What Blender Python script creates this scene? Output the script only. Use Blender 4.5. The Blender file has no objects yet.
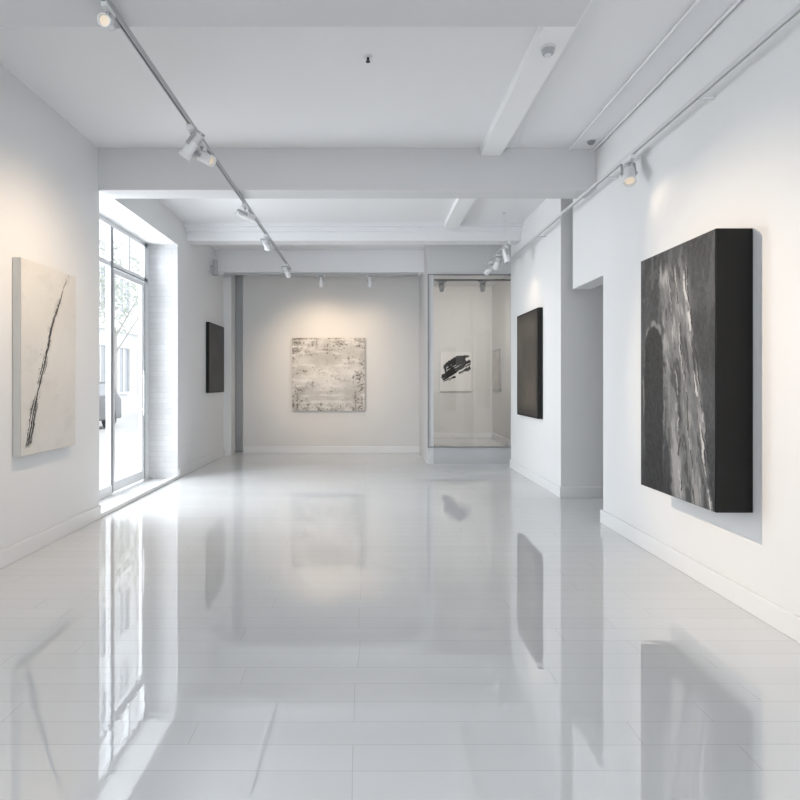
import bpy, bmesh, math, random
from mathutils import Vector, Matrix, noise
random.seed(7)
S = bpy.context.scene
COL = S.collection
S.view_settings.view_transform = 'Standard'
S.view_settings.look = 'None'
S.view_settings.exposure = 0.0

# ------------------------------------------------------------------ helpers
def lin(c):
    return tuple(((v/255.0)/12.92 if v/255.0 <= 0.04045 else ((v/255.0+0.055)/1.055)**2.4) for v in c)

ORG = {}
def link(o):
    COL.objects.link(o); return o
def tag(o, label=None, cat=None, group=None, kind=None):
    if label: o['label'] = label
    if cat: o['category'] = cat
    if group: o['group'] = group
    if kind: o['kind'] = kind
    return o
def thing(name, label, cat, loc, group=None):
    o = link(bpy.data.objects.new(name, None))
    o.location = loc; o.empty_display_size = 0.1
    ORG[o.name] = Vector(loc)
    return tag(o, label, cat, group)
def obj(name, bm, mat, parent=None, smooth=False, bevel=0.0):
    off = ORG.get(parent.name, Vector((0,0,0))) if parent else Vector((0,0,0))
    if parent: bmesh.ops.translate(bm, verts=bm.verts, vec=-off)
    bmesh.ops.recalc_face_normals(bm, faces=bm.faces)
    me = bpy.data.meshes.new(name); bm.to_mesh(me); bm.free()
    me.materials.append(mat)
    if smooth:
        for p in me.polygons: p.use_smooth = True
    o = link(bpy.data.objects.new(name, me))
    if parent: o.parent = parent
    ORG[o.name] = off
    if bevel:
        b = o.modifiers.new('bevel', 'BEVEL'); b.width = bevel; b.segments = 2; b.limit_method = 'ANGLE'
    return o
def struct(name, bm, mat, parent=None, **k):
    o = obj(name, bm, mat, parent, **k)
    if not parent: o['kind'] = 'structure'
    return o
def box(bm, x0, x1, y0, y1, z0, z1):
    m = Matrix.Translation(((x0+x1)/2, (y0+y1)/2, (z0+z1)/2)) @ Matrix.Diagonal((abs(x1-x0), abs(y1-y0), abs(z1-z0), 1))
    bmesh.ops.create_cube(bm, size=1.0, matrix=m)
def boxes(*bs):
    bm = bmesh.new()
    for b in bs: box(bm, *b)
    return bm
def cyl(bm, p0, p1, r0, r1=None, seg=20):
    p0 = Vector(p0); p1 = Vector(p1); r1 = r0 if r1 is None else r1
    d = p1-p0
    m = Matrix.Translation((p0+p1)/2) @ d.to_track_quat('Z', 'Y').to_matrix().to_4x4()
    bmesh.ops.create_cone(bm, cap_ends=True, segments=seg, radius1=r0, radius2=r1, depth=d.length, matrix=m)
def lathe(bm, prof, seg=28):
    rings = []
    for r, z in prof:
        if r < 1e-5: rings.append([bm.verts.new((0, 0, z))])
        else: rings.append([bm.verts.new((r*math.cos(2*math.pi*i/seg), r*math.sin(2*math.pi*i/seg), z)) for i in range(seg)])
    for a, b in zip(rings, rings[1:]):
        for i in range(seg):
            j = (i+1) % seg
            if len(a) == 1 and len(b) == 1: continue
            if len(a) == 1: bm.faces.new((a[0], b[i], b[j]))
            elif len(b) == 1: bm.faces.new((a[i], a[j], b[0]))
            else: bm.faces.new((a[i], a[j], b[j], b[i]))
def copy_thing(o):
    c = link(o.copy()); ORG[c.name] = Vector(o.location)
    for ch in o.children:
        d = link(ch.copy()); d.parent = c
        for g in ch.children:
            e = link(g.copy()); e.parent = d
    return c

# ------------------------------------------------------------------ materials
def mat(name, rgb, rough=0.6, metal=0.0, spec=0.5, bump=None, var=0.0, emit=None):
    m = bpy.data.materials.new(name); m.use_nodes = True
    n = m.node_tree.nodes; l = m.node_tree.links
    b = n['Principled BSDF']
    c = lin(rgb)
    b.inputs['Base Color'].default_value = (*c, 1)
    b.inputs['Roughness'].default_value = rough
    b.inputs['Metallic'].default_value = metal
    b.inputs['Specular IOR Level'].default_value = spec
    tc = n.new('ShaderNodeTexCoord')
    if var > 0:
        nz = n.new('ShaderNodeTexNoise'); nz.inputs['Scale'].default_value = 1.3; nz.inputs['Detail'].default_value = 4
        l.new(tc.outputs['Object'], nz.inputs['Vector'])
        mx = n.new('ShaderNodeMix'); mx.data_type = 'RGBA'
        mx.inputs[6].default_value = (*[x*(1-var) for x in c], 1); mx.inputs[7].default_value = (*[min(1, x*(1+var)) for x in c], 1)
        l.new(nz.outputs['Fac'], mx.inputs[0]); l.new(mx.outputs[2], b.inputs['Base Color'])
    if bump:
        sc, st = bump
        nz = n.new('ShaderNodeTexNoise'); nz.inputs['Scale'].default_value = sc; nz.inputs['Detail'].default_value = 6
        l.new(tc.outputs['Object'], nz.inputs['Vector'])
        bp = n.new('ShaderNodeBump'); bp.inputs['Strength'].default_value = st; bp.inputs['Distance'].default_value = 0.01
        l.new(nz.outputs['Fac'], bp.inputs['Height']); l.new(bp.outputs['Normal'], b.inputs['Normal'])
    if emit:
        b.inputs['Emission Color'].default_value = (*lin(emit[0]), 1); b.inputs['Emission Strength'].default_value = emit[1]
    return m

M_wall = mat('white_wall_paint', (230,231,232), 0.6, spec=0.15, bump=(35, 0.04), var=0.012)
M_wallb = mat('back_wall_paint', (222,221,219), 0.6, spec=0.15, bump=(35, 0.04), var=0.012)
M_walli = mat('inner_room_paint', (221,221,220), 0.6, spec=0.15, bump=(35, 0.04), var=0.012)
M_ceil = mat('white_ceiling_paint', (234,235,237), 0.7, spec=0.15, bump=(30, 0.05), var=0.015)
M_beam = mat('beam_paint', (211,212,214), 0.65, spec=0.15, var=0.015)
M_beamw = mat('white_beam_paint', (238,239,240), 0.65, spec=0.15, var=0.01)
M_plinth = mat('plinth_grey_paint', (206,207,208), 0.6, spec=0.2, var=0.015)
M_base = mat('partition_base_grey', (184,185,187), 0.15, spec=0.6, var=0.015)
M_trim = mat('trim_gloss_paint', (231,232,233), 0.35, spec=0.4, var=0.01)
M_white = mat('white_powder_coat', (224,225,227), 0.4, var=0.01)
M_rail = mat('rail_grey', (176,178,180), 0.4, metal=0.1, var=0.02)
M_railw = mat('rail_white', (212,213,215), 0.4, var=0.02)
M_dark = mat('dark_slot', (40,41,44), 0.5, var=0.05)
M_black = mat('black_paint', (11,11,11), 0.5, spec=0.3, bump=(60, 0.1), var=0.1)
M_frame = mat('window_frame_white', (226,228,230), 0.35, var=0.02)
M_frame_d = mat('window_gasket_grey', (128,131,136), 0.4, metal=0.2, var=0.04)
M_frame_p = mat('partition_frame_grey', (118,119,121), 0.4, var=0.03)
M_steel = mat('brushed_steel', (170,172,175), 0.3, metal=0.9, var=0.03)
M_lens = mat('warm_lamp_lens', (180,174,164), 0.3, emit=((255,232,200), 0.45), var=0.01)
M_canvas = mat('raw_canvas_edge', (194,192,188), 0.8, bump=(180, 0.3), var=0.03)
M_pave = mat('pavement', (190,190,190), 0.8, bump=(12, 0.3), var=0.06)

def glass_mat(name, tint=(1,1,1), amount=0.55, base=0.04):
    m = bpy.data.materials.new(name); m.use_nodes = True
    n = m.node_tree.nodes; l = m.node_tree.links; n.clear()
    out = n.new('ShaderNodeOutputMaterial'); mx = n.new('ShaderNodeMixShader')
    t = n.new('ShaderNodeBsdfTransparent'); t.inputs['Color'].default_value = (*tint, 1)
    g = n.new('ShaderNodeBsdfGlossy'); g.inputs['Roughness'].default_value = 0.02
    lw = n.new('ShaderNodeLayerWeight'); lw.inputs['Blend'].default_value = 0.5
    p = n.new('ShaderNodeMath'); p.operation = 'POWER'; p.inputs[1].default_value = 5
    q = n.new('ShaderNodeMath'); q.operation = 'MULTIPLY_ADD'; q.inputs[1].default_value = amount; q.inputs[2].default_value = base
    l.new(lw.outputs['Facing'], p.inputs[0]); l.new(p.outputs[0], q.inputs[0])
    l.new(q.outputs[0], mx.inputs[0]); l.new(t.outputs[0], mx.inputs[1]); l.new(g.outputs[0], mx.inputs[2])
    l.new(mx.outputs[0], out.inputs[0]); return m
M_glass = glass_mat('clear_glass', (0.96,0.97,0.975), 0.4, 0.015)
M_glass_p = glass_mat('partition_glass', (0.95,0.95,0.95), 0.4, 0.03)

# glossy painted floor planks running across the room
def floor_mat():
    m = bpy.data.materials.new('glossy_white_floorboards'); m.use_nodes = True
    n = m.node_tree.nodes; l = m.node_tree.links; b = n['Principled BSDF']
    tc = n.new('ShaderNodeTexCoord')
    wob = n.new('ShaderNodeTexNoise'); wob.inputs['Scale'].default_value = 0.7
    l.new(tc.outputs['Object'], wob.inputs['Vector'])
    off = n.new('ShaderNodeVectorMath'); off.operation = 'MULTIPLY_ADD'; off.inputs[1].default_value = (0.1, 0.03, 0)
    l.new(wob.outputs['Color'], off.inputs[0]); l.new(tc.outputs['Object'], off.inputs[2])
    br = n.new('ShaderNodeTexBrick')
    br.inputs['Scale'].default_value = 1.0; br.inputs['Brick Width'].default_value = 1.7
    br.inputs['Row Height'].default_value = 0.15; br.inputs['Mortar Size'].default_value = 0.0013
    br.inputs['Mortar Smooth'].default_value = 0.4; br.inputs['Bias'].default_value = 0
    br.offset = 0.37; br.offset_frequency = 3; br.squash = 0.83; br.squash_frequency = 2
    br.inputs['Color1'].default_value = (0.675,0.685,0.695,1); br.inputs['Color2'].default_value = (0.70,0.71,0.72,1)
    br.inputs['Mortar'].default_value = (0.45,0.455,0.46,1)
    l.new(off.outputs[0], br.inputs['Vector'])
    nz0 = n.new('ShaderNodeTexNoise'); nz0.inputs['Scale'].default_value = 0.9; nz0.inputs['Detail'].default_value = 4
    l.new(tc.outputs['Object'], nz0.inputs['Vector'])
    rm = n.new('ShaderNodeMapRange'); rm.inputs[3].default_value = 0.95; rm.inputs[4].default_value = 1.04
    l.new(nz0.outputs['Fac'], rm.inputs[0])
    ml = n.new('ShaderNodeMix'); ml.data_type = 'RGBA'; ml.blend_type = 'MULTIPLY'; ml.inputs[0].default_value = 1
    l.new(br.outputs['Color'], ml.inputs[6]); l.new(rm.outputs[0], ml.inputs[7]); l.new(ml.outputs[2], b.inputs['Base Color'])
    # slight lacquer ripples, so the reflections stay crisp and straight but shimmer
    mp = n.new('ShaderNodeMapping'); mp.inputs['Scale'].default_value = (2.0, 10.0, 1)
    l.new(tc.outputs['Object'], mp.inputs['Vector'])
    nz = n.new('ShaderNodeTexNoise'); nz.inputs['Scale'].default_value = 2.4; nz.inputs['Detail'].default_value = 1
    l.new(mp.outputs['Vector'], nz.inputs['Vector'])
    b1 = n.new('ShaderNodeBump'); b1.inputs['Strength'].default_value = 0.026; b1.inputs['Distance'].default_value = 0.01
    l.new(nz.outputs['Fac'], b1.inputs['Height'])
    b2 = n.new('ShaderNodeBump'); b2.inputs['Strength'].default_value = 0.10; b2.inputs['Distance'].default_value = 0.002; b2.invert = True
    l.new(br.outputs['Fac'], b2.inputs['Height']); l.new(b1.outputs['Normal'], b2.inputs['Normal'])
    l.new(b2.outputs['Normal'], b.inputs['Normal'])
    b.inputs['Roughness'].default_value = 0.008
    b.inputs['IOR'].default_value = 2.75
    return m
M_floor = floor_mat()

def brick_mat(name, c1, c2, mortar, bw, rh, rot=False, rough=0.7):
    m = bpy.data.materials.new(name); m.use_nodes = True
    n = m.node_tree.nodes; l = m.node_tree.links; b = n['Principled BSDF']
    tc = n.new('ShaderNodeTexCoord'); sp = n.new('ShaderNodeSeparateXYZ'); cb = n.new('ShaderNodeCombineXYZ')
    l.new(tc.outputs['Object'], sp.inputs[0]); l.new(sp.outputs['Y' if rot else 'X'], cb.inputs[0]); l.new(sp.outputs['Z'], cb.inputs[1])
    br = n.new('ShaderNodeTexBrick'); br.inputs['Scale'].default_value = 1
    br.inputs['Brick Width'].default_value = bw; br.inputs['Row Height'].default_value = rh; br.inputs['Mortar Size'].default_value = 0.004
    br.inputs['Color1'].default_value = (*lin(c1),1); br.inputs['Color2'].default_value = (*lin(c2),1); br.inputs['Mortar'].default_value = (*lin(mortar),1)
    l.new(cb.outputs[0], br.inputs['Vector']); l.new(br.outputs['Color'], b.inputs['Base Color'])
    bp = n.new('ShaderNodeBump'); bp.invert = True; bp.inputs['Strength'].default_value = 0.35; bp.inputs['Distance'].default_value = 0.006
    nz = n.new('ShaderNodeTexNoise'); nz.inputs['Scale'].default_value = 25; nz.inputs['Detail'].default_value = 5; l.new(tc.outputs['Object'], nz.inputs['Vector'])
    sc = n.new('ShaderNodeMath'); sc.operation = 'MULTIPLY_ADD'; sc.inputs[1].default_value = 0.3
    l.new(br.outputs['Fac'], sc.inputs[0]); l.new(nz.outputs['Fac'], sc.inputs[2])
    l.new(sc.outputs[0], bp.inputs['Height']); l.new(bp.outputs['Normal'], b.inputs['Normal'])
    b.inputs['Roughness'].default_value = rough
    return m
M_brickw = brick_mat('whitewashed_brick', (206,207,209), (199,200,202), (192,193,195), 0.22, 0.075)

def paint_mat(name, rough=0.6, bump=0.3, spec=0.4):
    m = bpy.data.materials.new(name); m.use_nodes = True
    n = m.node_tree.nodes; l = m.node_tree.links; b = n['Principled BSDF']
    a = n.new('ShaderNodeAttribute'); a.attribute_name = 'Col'
    tc = n.new('ShaderNodeTexCoord'); nz = n.new('ShaderNodeTexNoise'); nz.inputs['Scale'].default_value = 90; nz.inputs['Detail'].default_value = 5
    l.new(tc.outputs['Object'], nz.inputs['Vector'])
    mr = n.new('ShaderNodeMapRange'); mr.inputs[3].default_value = 0.9; mr.inputs[4].default_value = 1.1; l.new(nz.outputs['Fac'], mr.inputs[0])
    mx = n.new('ShaderNodeMix'); mx.data_type = 'RGBA'; mx.blend_type = 'MULTIPLY'; mx.inputs[0].default_value = 1
    l.new(a.outputs['Color'], mx.inputs[6]); l.new(mr.outputs[0], mx.inputs[7]); l.new(mx.outputs[2], b.inputs['Base Color'])
    bp = n.new('ShaderNodeBump'); bp.inputs['Strength'].default_value = bump; bp.inputs['Distance'].default_value = 0.004
    l.new(nz.outputs['Fac'], bp.inputs['Height']); l.new(bp.outputs['Normal'], b.inputs['Normal'])
    b.inputs['Roughness'].default_value = rough; b.inputs['Specular IOR Level'].default_value = spec
    return m
M_paint = paint_mat('impasto_paint', 0.6, 0.4)
M_paint_s = paint_mat('satin_paint', 0.45, 0.2)

# ------------------------------------------------------------------ constants (camera height 1.35)
XL, XR, ZC = -2.665, 2.25, 3.66
XG = -3.13
YB = 11.4
YP = 9.9          # glazed partition
XP = 2.376
# ------------------------------------------------------------------ setting
struct('floor', boxes((XG-0.03, 3.9, -3.2, 14.7, -0.12, 0)), M_floor)
struct('ceiling', boxes((-3.2, 3.9, -3.2, 14.7, ZC, ZC+0.15)), M_ceil)
struct('wall_left', boxes((XG-0.03, XL, -3.1, 5.95, 0, ZC), (XG-0.03, XL, 5.95, 8.42, 3.27, ZC), (XG-0.03, XL, 8.42, 12.2, 0, ZC)), M_wall)
struct('wall_right', boxes((XR, XR+0.2, -3.1, 5.74, 0, ZC), (XR, XR+0.2, 5.74, 6.59, 2.37, ZC),
       (XR, XR+0.2, 7.0, 9.45, 0, ZC), (XR+0.2, 3.8, 7.0, 7.15, 0, ZC), (XP, XP+0.08, 9.45, YP, 0, ZC)), M_wall)
struct('wall_corridor', boxes((3.7, 3.85, 4.0, 7.0, 0, ZC), (XR+0.2, 3.8, 3.9, 4.0, 0, ZC)), M_wallb)
struct('wall_back', boxes((-2.375, 1.08, YB, YB+0.15, 0, ZC)), M_wallb)
struct('wall_return', boxes((0.98, 1.08, YP, YB, 0, ZC), (0.98, 1.08, YB+0.15, 14.5, 0, ZC)), M_plinth)
struct('wall_alcove', boxes((XL, -2.2, 11.75, 11.9, 0, ZC), (-2.375, -2.2, YB+0.15, 11.75, 0, ZC)), M_wall)
struct('wall_inner', boxes((1.08, 3.3, 14.5, 14.65, 0, ZC), (3.0, 3.15, YP+.1, 14.5, 0, ZC), (XP, 3.15, YP, YP+.1, 0, ZC)), M_walli)
struct('wall_partition', boxes((1.08, XP, YP, YP+.1, 3.115, ZC)), M_plinth)
struct('trim_10', boxes((1.08, XP, YP, YP+.1, 0, 0.28)), M_base)
struct('wall_rear', boxes((XL, -2.0, -3.1, -2.95, 0, ZC), (1.7, XR, -3.1, -2.95, 0, ZC), (-2.0, 1.7, -3.1, -2.95, 3.0, ZC), (-2.0, 1.7, -3.1, -2.95, 0, 0.25)), M_wall)  # out of view; wide opening added to let fill light in
# beams and trims
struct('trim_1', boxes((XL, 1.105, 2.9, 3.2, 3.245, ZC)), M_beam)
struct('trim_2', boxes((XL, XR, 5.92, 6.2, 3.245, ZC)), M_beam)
struct('trim_3', boxes((XL, XR, 8.83, 9.1, 3.43, 3.55), (XL, XR, 8.76, 9.16, 3.55, 3.61), (XL, XR, 8.70, 9.2, 3.61, ZC)), M_ceil)
struct('trim_4', boxes((XL, 0.98, 10.5, 10.75, 3.275, ZC)), M_ceil)
struct('trim_5', boxes((1.105, 1.31, -2.9, 5.92, 3.58, ZC), (1.105, 1.31, 6.2, 8.70, 3.58, ZC)), M_beamw)
bm = boxes((2.0, XR, -2.9, 5.92, 3.648, ZC))
for xx in (1.98, 2.225): cyl(bm, (xx, -2.9, 3.635), (xx, 5.92, 3.635), 0.010, seg=8)     # thin conduits along the right edge
struct('trim_6', bm, M_ceil)
struct('trim_7', boxes((XG+0.06, XL, 8.405, 8.42, 0, 3.27)), M_brickw)          # whitewashed brick reveal
struct('trim_8', boxes((XL-0.05, XL+0.015, 5.95, 8.42, 0, 0.045)), M_trim, bevel=0.006)   # threshold
struct('trim_9', boxes((XL, -2.52, 11.05, 11.4, 0, ZC)), M_trim)             # pier at the end of the left wall
bh = 0.13
def baseb(name, *bs): struct(name, boxes(*bs), M_trim, bevel=0.006)
baseb('baseboard_left', (XL, XL+0.02, -2.95, 5.95, 0, bh), (XL, XL+0.02, 8.42, 11.05, 0, bh))
baseb('baseboard_right', (XR-0.025, XR, -2.95, 5.76, 0, bh), (XR-0.02, XR, 6.99, 9.45, 0, bh), (XR-0.02, 3.7, 6.98, 7.0, 0, bh))
baseb('baseboard_back', (-2.375, 0.98, YB-0.02, YB, 0, bh))
baseb('baseboard_inner', (1.08, 3.0, 14.48, 14.5, 0, bh), (2.98, 3.0, YP+.1, 14.48, 0, bh))

# street window: fixed light, transom and glazed door
w = struct('window_1', boxes((XG, XG+0.06, 5.95, 6.01, 0, 3.27), (XG, XG+0.06, 6.01, 8.36, 3.21, 3.27), (XG, XG+0.06, 6.01, 8.36, 2.73, 2.79),
     (XG, XG+0.06, 7.16, 7.22, 0, 2.73), (XG, XG+0.06, 7.16, 7.22, 2.79, 3.21), (XG, XG+0.06, 7.70, 7.74, 2.79, 3.21), (XG, XG+0.06, 8.24, 8.42, 0, 3.27), (XG, XG+0.06, 6.01, 7.16, 0, 0.12)), M_frame, bevel=0.004)
for (a, b, c, d) in ((6.01,7.16,0.12,2.73), (6.01,7.16,2.79,3.21), (7.22,7.70,2.79,3.21), (7.74,8.24,2.79,3.21)):
    obj('pane', boxes((XG+0.025, XG+0.033, a, b, c, d)), M_glass, w)
obj('window_gasket', boxes((XG+0.058, XG+0.066, 7.165, 7.18, 0.12, 3.21), (XG+0.058, XG+0.066, 7.205, 7.22, 0.02, 3.21),
     (XG+0.058, XG+0.066, 7.24, 8.24, 2.733, 2.745), (XG+0.058, XG+0.066, 8.24, 8.252, 0.02, 3.21)), M_frame_d, w)
d = struct('door_1', boxes((XG+0.01, XG+0.055, 7.23, 7.29, 0.02, 2.72), (XG+0.01, XG+0.055, 8.17, 8.23, 0.02, 2.72), (XG+0.01, XG+0.055, 7.29, 8.17, 2.66, 2.72), (XG+0.01, XG+0.055, 7.29, 8.17, 0.02, 0.14)), M_frame, bevel=0.004)
obj('pane', boxes((XG+0.028, XG+0.036, 7.29, 8.17, 0.14, 2.66)), M_glass, d)
bm = bmesh.new(); cyl(bm, (XG+0.11, 8.1, 0.9), (XG+0.11, 8.1, 1.5), 0.012); cyl(bm, (XG+0.05, 8.1, 0.97), (XG+0.11, 8.1, 0.97), 0.01); cyl(bm, (XG+0.05, 8.1, 1.43), (XG+0.11, 8.1, 1.43), 0.01)
obj('door_handle', bm, M_steel, d, smooth=False)
# glazed partition
w = struct('window_2', boxes((0.985, 0.996, YP-.02, YP, 0.272, 3.126), (XP-.011, XP-.001, YP-.02, YP, 0.272, 3.126), (0.996, XP-.011, YP-.02, YP, 0.272, 0.284), (0.996, XP-.011, YP-.02, YP, 3.115, 3.126)), M_frame_p)
obj('pane', boxes((1.08, XP, YP+.01, YP+.02, 0.28, 3.115)), M_glass_p, w)
# unseen glazed opening added behind the camera to let in fill light
w = struct('rear_fill_window', boxes((-2.0, -1.94, -3.06, -3.0, 0.25, 3.0), (1.64, 1.7, -3.06, -3.0, 0.25, 3.0), (-0.18, -0.12, -3.06, -3.0, 0.31, 2.94), (-1.94, 1.64, -3.06, -3.0, 0.25, 0.31), (-1.94, 1.64, -3.06, -3.0, 2.94, 3.0)), M_frame)
obj('pane', boxes((-1.94, -0.18, -3.035, -3.027, 0.31, 2.94), (-0.12, 1.64, -3.035, -3.027, 0.31, 2.94)), M_glass, w)

# ------------------------------------------------------------------ paintings
GAP = 0.003
def nz(x, y, z=0.0, o=4):
    return noise.fractal(Vector((x, y, z)), 1.0, 2.0, o)      # about -1..1
def sm(a, b, x):
    t = max(0, min(1, (x-a)/(b-a))); return t*t*(3-2*t)
def mixc(a, b, t):
    t = max(0, min(1, t)); return tuple(a[i]*(1-t)+b[i]*t for i in range(3))
def face_grid(P0, U, V, N, nu, nv, colf, dispf=None):
    """painted face: P0 lower-left as seen, U/V full edge vectors, N outward"""
    bm = bmesh.new(); cols = []
    vs = []
    for j in range(nv+1):
        for i in range(nu+1):
            u, v = i/nu, j/nv
            c = colf(u, v); h = dispf(u, v) if dispf and 0 < i < nu and 0 < j < nv else 0
            vs.append(bm.verts.new(P0 + U*u + V*v + N*h)); cols.append(c)
    for j in range(nv):
        for i in range(nu):
            a = j*(nu+1)+i
            bm.faces.new((vs[a], vs[a+1], vs[a+nu+2], vs[a+nu+1]))
    return bm, cols
def painted(parent, P0, U, V, N, nu, nv, colf, m, dispf=None, name='painted_face'):
    bm, cols = face_grid(Vector(P0), Vector(U), Vector(V), Vector(N), nu, nv, colf, dispf)
    o = obj(name, bm, m, parent, smooth=True)
    at = o.data.color_attributes.new('Col', 'FLOAT_COLOR', 'POINT')
    for k, c in enumerate(cols):
        at.data[k].color = (*lin(c), 1)
    return o

# P1: off-white canvas, thin sweeping scratchy diagonal
def cen1(v):
    return 0.05 + 0.30*v + 0.95*v*(1-(1-v)**0.5*0.55) - 0.36*v*v + 0.012*math.sin(v*17) + 0.010*nz(v*9, 3.1, 5)
rs = random.Random(3)
DOTS = []
for k in range(22):
    v_ = rs.uniform(.05, .6); r_ = rs.uniform(.003, .007)
    DOTS.append((cen1(v_)+rs.gauss(0, .05), v_, r_))
def c1(u, v):
    base = mixc((212,210,205), (222,220,216), 0.5+0.5*nz(u*2, v*3, 1))
    base = mixc(base, (200,198,194), 0.3*sm(0.25, 0.6, nz(u*3+4, v*9, 2)))
    cen = cen1(v) + 0.008*nz(v*38, 2.1, 9, 3)
    band = 0.055*(1-v)**1.1+0.012
    q = (u-cen)/band
    env = 1-sm(0.6, 1.2, abs(q)+0.5*nz(v*12, 5.5, 6)+0.1)
    hair = sm(-0.08, 0.16, nz(q*2.6, v*4.0, 3, 3)+0.35*nz(u*60, v*70, 4, 3)+0.08)
    k = env*hair*sm(-0.45, -0.1, nz(v*9, 1.7, 12, 5)+0.1)
    wd = 0.012*(0.6+0.9*max(0, nz(v*8, 4.4, 19)+.4))*(1.15-.6*v)
    core = 1-sm(wd*.5, wd+.003, abs(u-cen-.004))
    k = max(k, 0.95*core*sm(-.45, -.15, nz(v*16, 8.8, 2, 5)+.25*nz(u*50, v*60, 3, 3)))
    for (a, b, r) in DOTS:
        if abs(v-b) < .02 and abs(u-a) < .03:
            k = max(k, .8*(1-sm(r*.7, r*1.1, math.hypot((u-a), (v-b)*1.78))))
    k *= sm(0.03, 0.06, v)*(1-sm(0.93, 0.97, v))
    halo = (1-sm(0.01, 0.10, abs(u-cen+.01)))*sm(0.0, 0.35, nz(u*9, v*14, 8))
    base = mixc(base, (164,162,159), 0.4*halo)
    return mixc(base, (30,29,29), 0.93*k)
ya, yb, zb, zt = 4.49, 5.33, 0.79, 2.285
p = thing('painting', 'tall off-white canvas with jagged black diagonal stroke on left wall before the window', 'painting', (XL, (ya+yb)/2, zb))
obj('canvas_body', boxes((XL+GAP, XL+0.065, ya, yb, zb, zt)), M_canvas, p, bevel=0.004)
painted(p, (XL+0.067, ya+.002, zb+.002), (0, yb-ya-.004, 0), (0,0,zt-zb-.004), (1,0,0), 300, 440, c1, M_paint, lambda u,v: 0.002*max(0,nz(u*20,v*30,4)))

# P2: dark canvas far left
def c2(u, v): return mixc((30,31,34), (58,60,64), 0.5+0.5*nz(u*3, v*4, 2))
ya, yb, zb, zt = 9.85, 10.88, 1.17, 2.34
p = thing('painting', 'narrow-looking black canvas on left wall beyond the street window', 'painting', (XL, (ya+yb)/2, zb))
obj('canvas_body', boxes((XL+GAP, XL+0.055, ya, yb, zb, zt)), M_black, p, bevel=0.004)
painted(p, (XL+0.057, ya+.02, zb+.02), (0, yb-ya-.04, 0), (0,0,zt-zb-.04), (1,0,0), 60, 60, c2, M_paint_s)

# P3: distressed square on back wall, irregular grey mottling
def c3(u, v):
    e = min(u, 1-u, v, 1-v)
    base = mixc((186,184,180), (222,220,216), 0.5+0.75*nz(u*3.2, v*3.2, 1, 5))
    n1 = nz(u*6, v*8, 3, 6); n2 = nz(u*34, v*40, 5, 4); n3 = nz(u*3.1, v*20, 7, 5)
    edge = 1-sm(0.0, 0.22, e + 0.10*nz(u*5, v*5, 9))
    topb = sm(.72, .95, v+.08*nz(u*4, 2, 6))
    t = sm(-0.1, 0.7, n1*0.65 + n2*0.4 + 0.28*edge + 0.12*topb - 0.03)
    c = mixc(base, (156,152,147), 0.65*t)
    c = mixc(c, (98,94,89), 0.7*sm(0.3, 0.62, n2*0.65+n1*0.45+0.25*edge+0.1*topb-0.05))
    return mixc(c, (234,232,229), 0.5*sm(0.08, 0.45, n3))
xa, xb, zb, zt = -1.438, -0.057, 0.80, 2.185
p = thing('painting', 'square weathered white canvas with mottled grey wear on the back wall', 'painting', ((xa+xb)/2, YB, zb))
obj('canvas_body', boxes((xa, xb, YB-0.05, YB-GAP, zb, zt)), M_canvas, p, bevel=0.004)
painted(p, (xa+.003, YB-0.052, zb+.003), (xb-xa-.006,0,0), (0,0,zt-zb-.006), (0,-1,0), 260, 260, c3, M_paint, lambda u,v: 0.002*max(0,nz(u*9,v*9,3,6)))

# P4: bold black brush mark on white, inside the glazed room
def seg(u, v, a, b):
    px, py = u-a[0], v-a[1]; dx, dy = b[0]-a[0], b[1]-a[1]
    t = max(0, min(1, (px*dx+py*dy)/(dx*dx+dy*dy)))
    return math.hypot(px-dx*t, py-dy*t), t
def c4(u, v):
    uu = u+0.02*nz(u*6, v*6, 1); vv = v+0.02*nz(u*6, v*6, 4)+0.10*(u-.5)**2
    k = 0
    for a, b, w0, w1 in (((.13,.64),(.55,.83),.055,.08), ((.55,.83),(.90,.90),.08,.02), ((.12,.38),(.90,.74),.09,.07), ((.28,.56),(.74,.79),.07,.07), ((.60,.46),(.92,.60),.015,.05), ((.15,.62),(.20,.42),.05,.03), ((.10,.27),(.46,.36),.010,.03)):
        dd, t = seg(uu, vv, a, b)
        w_ = w0*(1-t)+w1*t
        k = max(k, 1-sm(w_*.93, w_*1.02, dd+0.016*nz(u*30, v*12, 6)))
    k *= 1-0.9*sm(.46, .52, nz((u-v*.4)*3, (v-u*.45)*22, 8))
    return mixc((234,233,231), (9,9,10), k)
yw = 14.5
xa, xb = 1.74, 2.50; zb, zt = 1.12, 2.08
p = thing('painting', 'white canvas with thick black brush mark seen through the glass partition', 'painting', ((xa+xb)/2, yw, zb))
obj('canvas_body', boxes((xa, xb, yw-0.05, yw-GAP, zb, zt)), M_white, p, bevel=0.004)
painted(p, (xa+.003, yw-0.052, zb+.003), (xb-xa-.006,0,0), (0,0,zt-zb-.006), (0,-1,0), 170, 210, c4, M_paint_s)
# P5 on side wall of the glazed room
def c5(u, v): return mixc((215,212,206), (190,187,182), 0.5+0.7*nz(u*3, v*5, 2))
ya, yb, zb, zt = 13.5, 14.3, 1.15, 2.1
p = thing('painting', 'pale grey framed picture on the side wall behind the glass partition', 'painting', (3.0, (ya+yb)/2, zb))
obj('picture_frame', boxes((2.965, 3.0-GAP, ya, yb, zb, zt)), M_rail, p, bevel=0.004)
painted(p, (2.963, yb-.04, zb+.04), (0,-(yb-ya)+.08,0), (0,0,zt-zb-.08), (-1,0,0), 40, 50, c5, M_paint_s)

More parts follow.
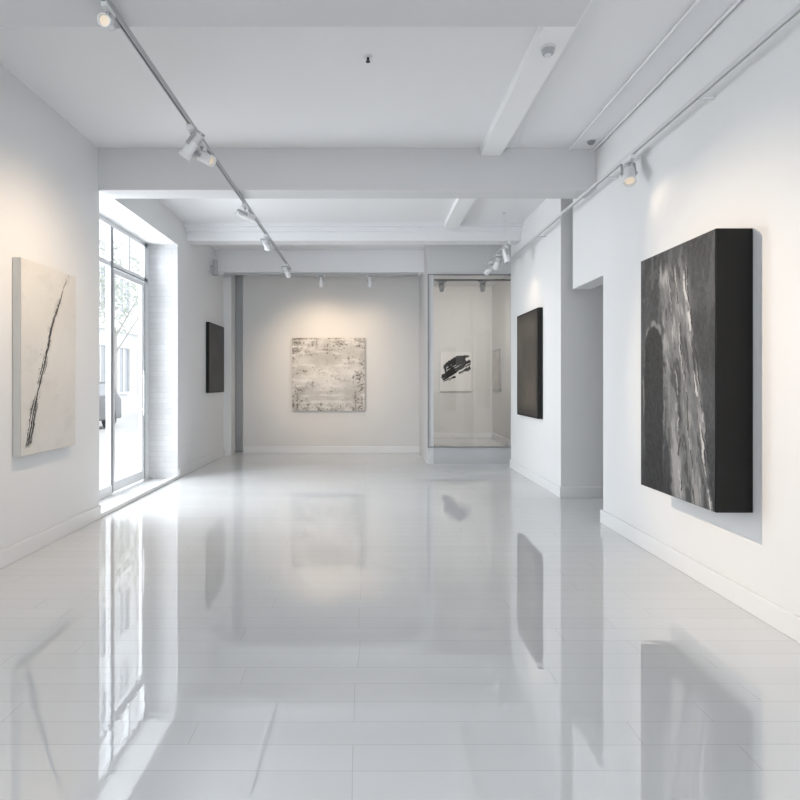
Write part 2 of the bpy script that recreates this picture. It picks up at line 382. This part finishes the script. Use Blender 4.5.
# P6: dark bronze canvas on the far right wall
def c6(u, v):
    t = 0.5+0.5*nz(u*2, v*2.5, 2)
    c = mixc((58,53,47), (108,99,86), t*0.8+0.15*nz(u*12, v*40, 3))
    return mixc(c, (34,32,30), 0.6*(1-sm(0.0, 0.12, min(u,1-u,v,1-v))))
ya, yb, zb, zt = 7.71, 8.8, 0.875, 2.31
p = thing('painting', 'dark bronze-brown canvas with black edges on right wall beyond the doorway', 'painting', (XR, (ya+yb)/2, zb))
obj('canvas_body', boxes((XR-0.065, XR-GAP, ya, yb, zb, zt)), M_black, p, bevel=0.004)
painted(p, (XR-0.067, yb-.025, zb+.025), (0, -(yb-ya)+.05, 0), (0,0,zt-zb-.05), (-1,0,0), 90, 120, c6, M_paint_s)

# P7: large deep black box canvas: dark arch at lower left, broad rough mid-grey swath with a few thin pale scratches
def fieldP(u, v):
    jag = 0.035*nz(v*20, u*3, 31, 5)
    w_ = 1-v
    l_ = 0.31+0.15*w_**1.2+0.02*nz(v*4, 1.3, 2)+jag
    r_ = 0.60+0.38*w_**0.75+0.02*nz(v*5, 7.1, 4)+0.6*jag
    topc = 0.93+0.05*nz(u*18, 3, 1)
    return min(u-l_, r_-u, (topc-v)*0.8)
def c7(u, v):
    n1 = nz(u*3, v*4, 1, 6); n2 = nz(u*30, v*42, 2, 5)
    c = mixc((42,44,47), (70,73,77), 0.5+0.6*n1+0.45*n2)
    c = mixc(c, (88,91,94), 0.55*sm(0.12, 0.3, nz(u*9, v*7, 21, 6))*sm(.5, .8, v))
    e = fieldP(u, v); ins = sm(-0.025, 0.03, e)
    w_ = 1-v
    lean = u-0.30*w_**0.9
    a = nz(lean*9, v*5.0, 6, 8); b_ = nz(lean*40, v*14, 9, 6)
    g = mixc((84,87,90), (130,132,134), 0.5+0.6*a+0.45*b_)
    g = mixc(g, (152,153,155), 0.6*sm(0.25, 0.5, a+0.5*b_))
    g = mixc(g, (48,49,51), 0.7*sm(0.26, 0.42, -a+0.45*b_))
    c = mixc(c, g, 0.95*ins)
    # arch, soft scraped border
    top = 0.70; cu = 0.205; hw = 0.15
    du = (u-cu)/hw
    if v > top-.13: dd = math.hypot(du, (v-(top-.13))/.13)-1.0
    else: dd = abs(du)-1.0
    dd += 0.14*nz(v*10, u*8, 3, 6)
    c = mixc(c, mixc((20,21,23), (38,40,42), 0.5+n2), 0.88*(1-sm(-.14, 0.05, dd)))
    ring = (1-sm(0.02, 0.14, abs(dd-0.06)))*sm(-0.2, 0.12, nz(u*16, v*10, 8, 6)+.02)*sm(0.05, 0.3, v)
    c = mixc(c, (142,144,146), 0.6*ring)
    c = mixc(c, (26,27,29), 0.5*sm(0.22, 0.0, v)*(1-ins))
    # a few thin pale scratches curving to the lower right
    for off, kk, ww, al in ((0.42, 0.20, .004, .55), (0.50, 0.27, .004, .6), (0.59, 0.36, .007, .8), (0.62, 0.37, .003, .5)):
        uc = off+kk*w_**1.05+0.028*nz(v*4, off*20, 2)+0.014*nz(v*24, off*7, 3)
        wd = ww*(0.3+max(0, 0.8+1.6*nz(v*12, off*31, 6, 4)))
        r = (1-sm(wd*.6, wd*1.2+.003, abs(u-uc)+0.004*nz(u*50, v*60, 2)))*sm(-.15, .1, nz(v*8, off*19, 4, 5))*(1-sm(.9, .94, v))
        c = mixc(c, (204,204,204), al*r)
        s = (1-sm(.003, .009, abs(u-uc-wd-.007)))*sm(-.05, .15, nz(v*13, off*11, 5))*(1-sm(.88, .92, v))
        c = mixc(c, (16,16,17), .7*s)
    return c
def d7(u, v):
    e = fieldP(u, v); lean = u-0.30*(1-v)**0.9
    return 0.002*nz(u*30, v*42, 2, 5) + sm(-0.03, 0.03, e)*0.005*max(0, 0.3+nz(lean*9, v*5, 6, 7))
xf = 2.03; ya, yb, zb, zt = 3.5, 4.46, 0.586, 2.248
p = thing('painting', 'large deep black box canvas with rough silver-grey streaks, on near right wall', 'painting', (XR, (ya+yb)/2, zb))
obj('canvas_body', boxes((xf, XR-GAP, ya, yb, zb, zt)), M_black, p, bevel=0.005)
painted(p, (xf-0.003, yb-.004, zb+.004), (0, -(yb-ya)+.008, 0), (0,0,zt-zb-.008), (-1,0,0), 340, 460, c7, M_paint, d7)

# ------------------------------------------------------------------ track rails
HW = .012
def rail_y(label, x, ztop, y0, y1, hang, wall=None, m=None, h=.036):
    m = m or M_rail
    t = thing('track_rail', label, 'track rail', (x, (y0+y1)/2, ztop-h))
    obj('rail_body', boxes((x-HW, x-.005, y0, y1, ztop-h, ztop), (x+.005, x+HW, y0, y1, ztop-h, ztop), (x-.005, x+.005, y0, y1, ztop-.014, ztop)), m, t)
    obj('conductor_slot', boxes((x-.005, x+.005, y0+.01, y1-.01, ztop-h+.01, ztop-.014)), M_dark, t)
    for yy in (y0, y1):
        obj('end_cap', boxes((x-.015, x+.015, yy-.012, yy+.012, ztop-h-.002, ztop-.001)), M_white, t)
    for yy in hang:
        if wall:
            obj('wall_bracket', boxes((x+HW, wall, yy-.010, yy+.010, ztop-.026, ztop-.012)), M_white, t)
        else:
            bm = bmesh.new(); cyl(bm, (x, yy, ztop), (x, yy, ZC), 0.004, seg=8); cyl(bm, (x, yy, ZC-.015), (x, yy, ZC), 0.022, seg=16)
            obj('hanger', bm, M_white, t)
    return t
def rail_x(label, y, ztop, x0, x1, hang, h=.036):
    t = thing('track_rail', label, 'track rail', ((x0+x1)/2, y, ztop-h))
    obj('rail_body', boxes((x0, x1, y-HW, y-.005, ztop-h, ztop), (x0, x1, y+.005, y+HW, ztop-h, ztop), (x0, x1, y-.005, y+.005, ztop-.014, ztop)), M_rail, t)
    obj('conductor_slot', boxes((x0+.01, x1-.01, y-.005, y+.005, ztop-h+.01, ztop-.014)), M_dark, t)
    for xx in (x0, x1):
        obj('end_cap', boxes((xx-.012, xx+.012, y-.015, y+.015, ztop-h-.002, ztop-.001)), M_white, t)
    for xx in hang:
        bm = bmesh.new(); cyl(bm, (xx, y, ztop), (xx, y, ZC), 0.004, seg=8); cyl(bm, (xx, y, ZC-.015), (xx, y, ZC), 0.022, seg=16)
        obj('hanger', bm, M_white, t)
    return t
XLT, ZLT = -1.29, 3.245
XRT, ZRT = 2.13, 3.211
rail_y('long grey lighting track under the beams on the left side of ceiling', XLT, ZLT, 1.6, 10.0, (9.8,))
rail_y('long white lighting track bracketed along the top of the right wall', XRT, ZRT, 1.6, 9.3, (2.4, 3.9, 5.4, 7.6, 8.9), wall=XR, m=M_railw, h=.03)
rail_y('short lighting track hung before the glass partition', 1.86, 3.216, 7.9, 9.35, (8.2, 9.3))
rail_x('lighting track running across under the header before the back wall', 10.6, 3.275, -2.55, 0.9, ())
rail_x('lighting track hung inside the room behind the glass partition', 11.0, 3.236, 1.2, 2.7, (1.4, 2.5))

# spotlight prototype: root at rail underside
SC = 0.76
def make_spot():
    t = thing('spotlight', 'x', 'spotlight', (0,0,0), 'white track spotlights')
    obj('adapter', boxes((-.026, .026, -.10, .10, -.042, 0)), M_white, t, bevel=0.004)
    bm = bmesh.new(); cyl(bm, (0,0,-.04), (0,0,-.075), 0.011); cyl(bm, (0,0,-.042), (0,0,-.05), .02)
    obj('stem', bm, M_rail, t)
    bm = bmesh.new()
    prof = [(0, .11), (.044, .11), (.05, .105)]
    for k in range(5):                                   # cooling fins at the back
        z = .10-k*.014
        prof += [(.05, z), (.05, z-.006), (.04, z-.007), (.04, z-.013)]
    prof += [(.052, .028), (.052, -.10), (.058, -.104), (.058, -.135), (.05, -.135), (.044, -.105), (0, -.105)]
    lathe(bm, prof, seg=10)
    h = obj('lamp_head', bm, M_white, t, smooth=False)
    h.location = (0,0,-.14)
    bm = bmesh.new(); lathe(bm, [(0, -.1055), (.040, -.1055), (.042, -.109), (0, -.111)])
    obj('lens', bm, M_lens, h)
    bm = bmesh.new()
    for s in (-1, 1): box(bm, min(s*.055, s*.063), max(s*.055, s*.063), -.016, .016, -.02, .13)
    box(bm, -.063, .063, -.016, .016, .124, .132)
    for s in (-1, 1): cyl(bm, (s*.06, 0, 0), (s*.072, 0, 0), .013, seg=12)
    obj('yoke', bm, M_rail, h)
    t.scale = (SC, SC, SC)
    return t
proto = make_spot(); used = [False]
def lamp(kind, loc, target, power, color, **k):
    L = bpy.data.lights.new(kind.lower()+'_lamp', kind); L.energy = power; L.color = color
    for a, v in k.items(): setattr(L, a, v)
    o = link(bpy.data.objects.new(kind.lower()+'_lamp', L)); o.location = loc
    o.rotation_euler = (Vector(target)-Vector(loc)).to_track_quat('-Z', 'Y').to_euler()
    return o
WARM = (1.0, 0.76, 0.53); SOFT = (1.0, 0.90, 0.79); MID = (1.0, 0.81, 0.62)
def spot(label, rail, target, power=0, color=WARM, size=50, blend=1.0, rad=0.06, horiz=False, sc=SC):
    o = copy_thing(proto) if used[0] else proto
    used[0] = True
    o['label'] = label; o.location = rail; o.scale = (sc, sc, sc)
    if horiz: o.rotation_euler = (0,0,math.pi/2)
    piv = Vector(rail)+Vector((0,0,-.14*sc)); dv = (Vector(target)-piv).normalized()
    q = dv.to_track_quat('-Z', 'Y')
    for ch in o.children:
        if ch.name.startswith('lamp_head'):
            if horiz: q = Matrix.Rotation(-math.pi/2, 3, 'Z').to_quaternion() @ q
            ch.rotation_euler = q.to_euler()
    if power:
        lamp('SPOT', piv+dv*0.155*sc, target, power, color, spot_size=math.radians(size), spot_blend=blend, shadow_soft_size=rad)
zl = ZLT-.036; zr = ZRT-.03; zs = 3.18
spot('white spotlight cut by the top edge, nearest the camera on left ceiling track', (XLT, 2.55, zl), (-2.6, 3.4, 1.8), 0, sc=.7)
spot('white spotlight under the nearest beam on left ceiling track', (XLT, 2.98, zl), (-1.0, 0.4, 2.2), 0, sc=.55)
spot('white spotlight on left track between the first two beams, aimed at left canvas', (XLT, 4.40, zl), (XL+.06, 4.8, 1.4), 85, WARM, 125, sc=.82)
spot('white spotlight on left track in front of the middle beam, aimed across the room', (XLT, 4.66, zl), (2.03, 3.75, 1.4), 420, MID, 52, rad=.012, sc=.78)
spot('white spotlight on left track just beyond the middle beam', (XLT, 6.3, zl), (XR, 8.2, 1.7), 100, SOFT, 45)
spot('second white spotlight beyond the middle beam on left track', (XLT, 7.6, zl), (-0.9, YB, 1.6), 190, WARM, 46)
spot('white spotlight on left track near its far end', (XLT, 9.5, zl), (-0.6, YB, 1.4), 32, WARM, 100)
spot('white spotlight on the right wall track above the large black canvas', (XRT, 4.9, zr), (1.6, 3.2, 0.8), 6, WARM, 130, sc=.9)
spot('white spotlight on the short track, first from the camera', (1.86, 8.1, zs), (XR, 8.2, 1.6), 8, WARM, 110)
spot('white spotlight in the middle of the short track', (1.86, 8.65, zs), (1.7, 9.6, 2), 0)
spot('white spotlight on the short track next to the glass partition', (1.86, 9.15, zs), (0.6, 11.2, 1.6), 0)
spot('white spotlight left on the cross track, above the square canvas', (-0.83, 10.6, 3.239), (-0.8, YB, 1.2), 22, WARM, 130, horiz=True)
spot('white spotlight on the cross track right of the square canvas', (0.04, 10.6, 3.239), (0.0, YB, 1.2), 15, WARM, 130, horiz=True)
spot('white spotlight at the left end of the track behind glass', (1.35, 11.0, 3.2), (1.9, 14.4, 1.7), 150, (1.0, .93, .85), 100, horiz=True)
spot('white spotlight at the right end of the track behind glass', (2.1, 11.0, 3.2), (2.8, 14.2, 1.5), 90, (1.0, .95, .89), 130, horiz=True)

# ------------------------------------------------------------------ small ceiling fittings
def fit(name, label, cat, loc, parts):
    t = thing(name, label, cat, loc)
    for nm, prof, m in parts:
        bm = bmesh.new(); lathe(bm, prof); bmesh.ops.translate(bm, verts=bm.verts, vec=Vector(loc)); obj(nm, bm, m, t)
    return t
fit('sprinkler', 'small dark sprinkler head in middle of the near ceiling bay', 'sprinkler', (0, 4.26, ZC),
    [('escutcheon', [(0,0), (.032,0), (.03,-.008), (0,-.008)], M_white), ('sprinkler_head', [(0,-.008), (.01,-.008), (.008,-.03), (.016,-.034), (.016,-.038), (0,-.04)], M_dark)])
fit('smoke_detector', 'round white smoke detector under the lengthwise beam', 'smoke detector', (1.20, 4.0, 3.58),
    [('base', [(0,0), (.05,0), (.05,-.015), (0,-.015)], M_white), ('sensor_housing', [(0,-.015), (.042,-.015), (.038,-.04), (.03,-.05), (0,-.05)], M_rail), ('grille', [(0,-.05), (.022,-.05), (.018,-.06), (0,-.06)], M_white)])
fit('dome_sensor', 'small dome sensor in ceiling corner by the middle beam and right wall', 'sensor', (2.12, 5.7, 3.648),
    [('base', [(0,0), (.05,0), (.05,-.012), (0,-.012)], M_white), ('dome', [(0,-.012), (.038,-.012), (.032,-.03), (.018,-.042), (0,-.046)], M_frame_d)])
# small wall lamp, far left wall
lx, ly, lz = XL, 10.1, 3.3
t = thing('wall_spotlight', 'small grey spotlight bracketed high on left wall above the black canvas', 'spotlight', (lx, ly, lz))
obj('backplate', boxes((lx, lx+.02, ly-.04, ly+.04, lz-.08, lz+.08)), M_white, t, bevel=.003)
bm = bmesh.new(); cyl(bm, (lx+.02, ly, lz), (lx+.09, ly, lz), .012); obj('arm', bm, M_rail, t)
bm = bmesh.new(); cyl(bm, (lx+.09, ly, lz+.1), (lx+.09, ly, lz-.16), .04, .05); obj('lamp_head', bm, M_rail, t)

# ------------------------------------------------------------------ street outside
struct('ground', boxes((-30, XG-0.03, -10, 45, -0.25, -0.12)), M_pave)
M_fac = mat('pale_stucco', (206,208,210), 0.8, var=0.05, bump=(3, 0.2))
M_fwin = mat('facade_glass', (142,147,153), 0.2, var=0.2)
M_stone = mat('facade_stone_trim', (218,218,218), 0.7, var=0.04)
BX = -11.2
b = thing('building', 'pale street building seen through the window glass', 'building', (BX, 20, -0.12))
obj('wall', boxes((BX-.6, BX, 8, 40, -0.12, 20)), M_fac, b)  # upper part, out of view, raised to keep sky out of floor reflections
obj('cornice', boxes((BX, BX+.25, 8, 40, 3.6, 3.9), (BX, BX+.2, 8, 40, 7.2, 7.4), (BX, BX+.4, 8, 40, 19.7, 20)), M_stone, b)
for fl in range(5):
    for k in range(12):
        y0 = 10+k*2.4; z0 = 0.9+fl*3.6
        f = obj('window', boxes((BX, BX+.1, y0-.1, y0, z0-.1, z0+2.1), (BX, BX+.1, y0+1.2, y0+1.3, z0-.1, z0+2.1), (BX, BX+.1, y0, y0+1.2, z0+2, z0+2.1), (BX, BX+.15, y0, y0+1.2, z0-.1, z0), (BX, BX+.05, y0+.56, y0+.64, z0, z0+2)), M_stone, b)
        obj('pane', boxes((BX+.005, BX+.02, y0, y0+1.2, z0, z0+2)), M_fwin, f)
# parked car
M_car = mat('dark_car_paint', (92,94,98), 0.35, spec=0.4, var=0.03); M_tyre = mat('tyre_rubber', (70,70,71), 0.8, var=0.05)
cx0, cx1, cy = -9.85, -8.2, 15.9
c = thing('car', 'dark grey parked hatchback half hidden beyond the street window', 'car', ((cx0+cx1)/2, cy+2, -0.12))
def prism(prof, x0, x1):
    bm = bmesh.new()
    a = [bm.verts.new((x0, y, z)) for y, z in prof]; b_ = [bm.verts.new((x1, y, z)) for y, z in prof]
    bm.faces.new(a); bm.faces.new(b_[::-1])
    for i in range(len(prof)):
        j = (i+1) % len(prof); bm.faces.new((a[i], a[j], b_[j], b_[i]))
    return bm
obj('car_body', prism([(cy, .15), (cy-.05, .5), (cy+.05, .78), (cy+.9, .9), (cy+1.5, 1.32), (cy+3.3, 1.36), (cy+3.9, .9), (cy+4.1, .8), (cy+4.1, .15)], cx0, cx1), M_car, c, bevel=.05)
obj('side_window', prism([(cy+1.1, .93), (cy+1.6, 1.26), (cy+3.2, 1.3), (cy+3.6, .93)], cx1, cx1+.01), M_fwin, c)
obj('windscreen', prism([(cy+.93, .94), (cy+.96, .9), (cy+1.5, 1.29), (cy+1.46, 1.32)], cx0+.12, cx1-.12), M_fwin, c)
for yy in (cy+.75, cy+3.3):
    for xx in (cx0-.01, cx1-.19):
        bm = bmesh.new(); cyl(bm, (xx, yy, .2), (xx+.2, yy, .2), .32, seg=28); wobj = obj('wheel', bm, M_tyre, c)
        bm = bmesh.new(); cyl(bm, (xx+.195, yy, .2), (xx+.206, yy, .2), .19, seg=20); obj('hubcap', bm, M_steel, wobj)
for xx in (cx0+.25, cx1-.25):
    bm = bmesh.new(); cyl(bm, (xx, cy-.045, .62), (xx, cy+.05, .62), .11); obj('headlight', bm, M_stone, c)
# street tree
M_bark = mat('bark', (170,168,165), 0.9, bump=(20,.6), var=.1); M_leaf = mat('leaves', (192,197,188), 0.7, var=.15)
tx, ty = -9.3, 22.0
tr = thing('tree', 'slender leafy street tree beyond the window', 'tree', (tx, ty, -0.12))
bm = bmesh.new(); cyl(bm, (tx,ty,-.12), (tx+.05,ty,3.2), .09, .06)
for a in range(5):
    cyl(bm, (tx+.04,ty,2.4+.2*a), (tx+.04+math.cos(a*2.2)*.9, ty+math.sin(a*2.2)*.9, 3.8+.3*a), .035, .015, seg=8)
obj('trunk', bm, M_bark, tr)
bm = bmesh.new()
for k in range(900):
    dv = Vector((random.gauss(0,1), random.gauss(0,1), random.gauss(0,1))).normalized()*(random.random()**.4)
    pc = Vector((tx+dv.x*1.1, ty+dv.y*1.3, 4.9+dv.z*1.9))
    rm = Matrix.Translation(pc) @ Matrix.Rotation(random.random()*6, 4, Vector((random.random()-.5, random.random()-.5, random.random()-.5)))
    vs = [bm.verts.new(rm @ Vector(q)) for q in ((-.09,0,0), (0,-.045,0), (.09,0,.02), (0,.045,0))]
    bm.faces.new(vs)
obj('foliage', bm, M_leaf, tr)

# ------------------------------------------------------------------ world, daylight and added rear fill
W = bpy.data.worlds.new('overcast'); S.world = W; W.use_nodes = True
bg = W.node_tree.nodes['Background']; bg.inputs['Color'].default_value = (0.96, 0.98, 1.0, 1); bg.inputs['Strength'].default_value = 3.0
DAY = (0.94, 0.968, 1.0)
lamp('AREA', (-4.7, 7.2, 2.8), (0, 7.0, 2.1), 470, DAY, shape='RECTANGLE', size=3.6, size_y=4.4)
lamp('AREA', (-0.15, -2.7, 2.4), (-0.15, 3.5, 0.0), 75, DAY, shape='RECTANGLE', size=3.6, size_y=1.6)  # unseen fill lamp added just inside the rear opening

# ------------------------------------------------------------------ camera
cam = bpy.data.cameras.new('camera'); co = link(bpy.data.objects.new('camera', cam))
co.location = (0, 0, 1.35); co.rotation_euler = (math.pi/2, 0, 0)
cam.sensor_width = 36; cam.lens = 27.0
cam.shift_x = 0.04; cam.shift_y = -18/800
cam.clip_start = 0.05
S.camera = co
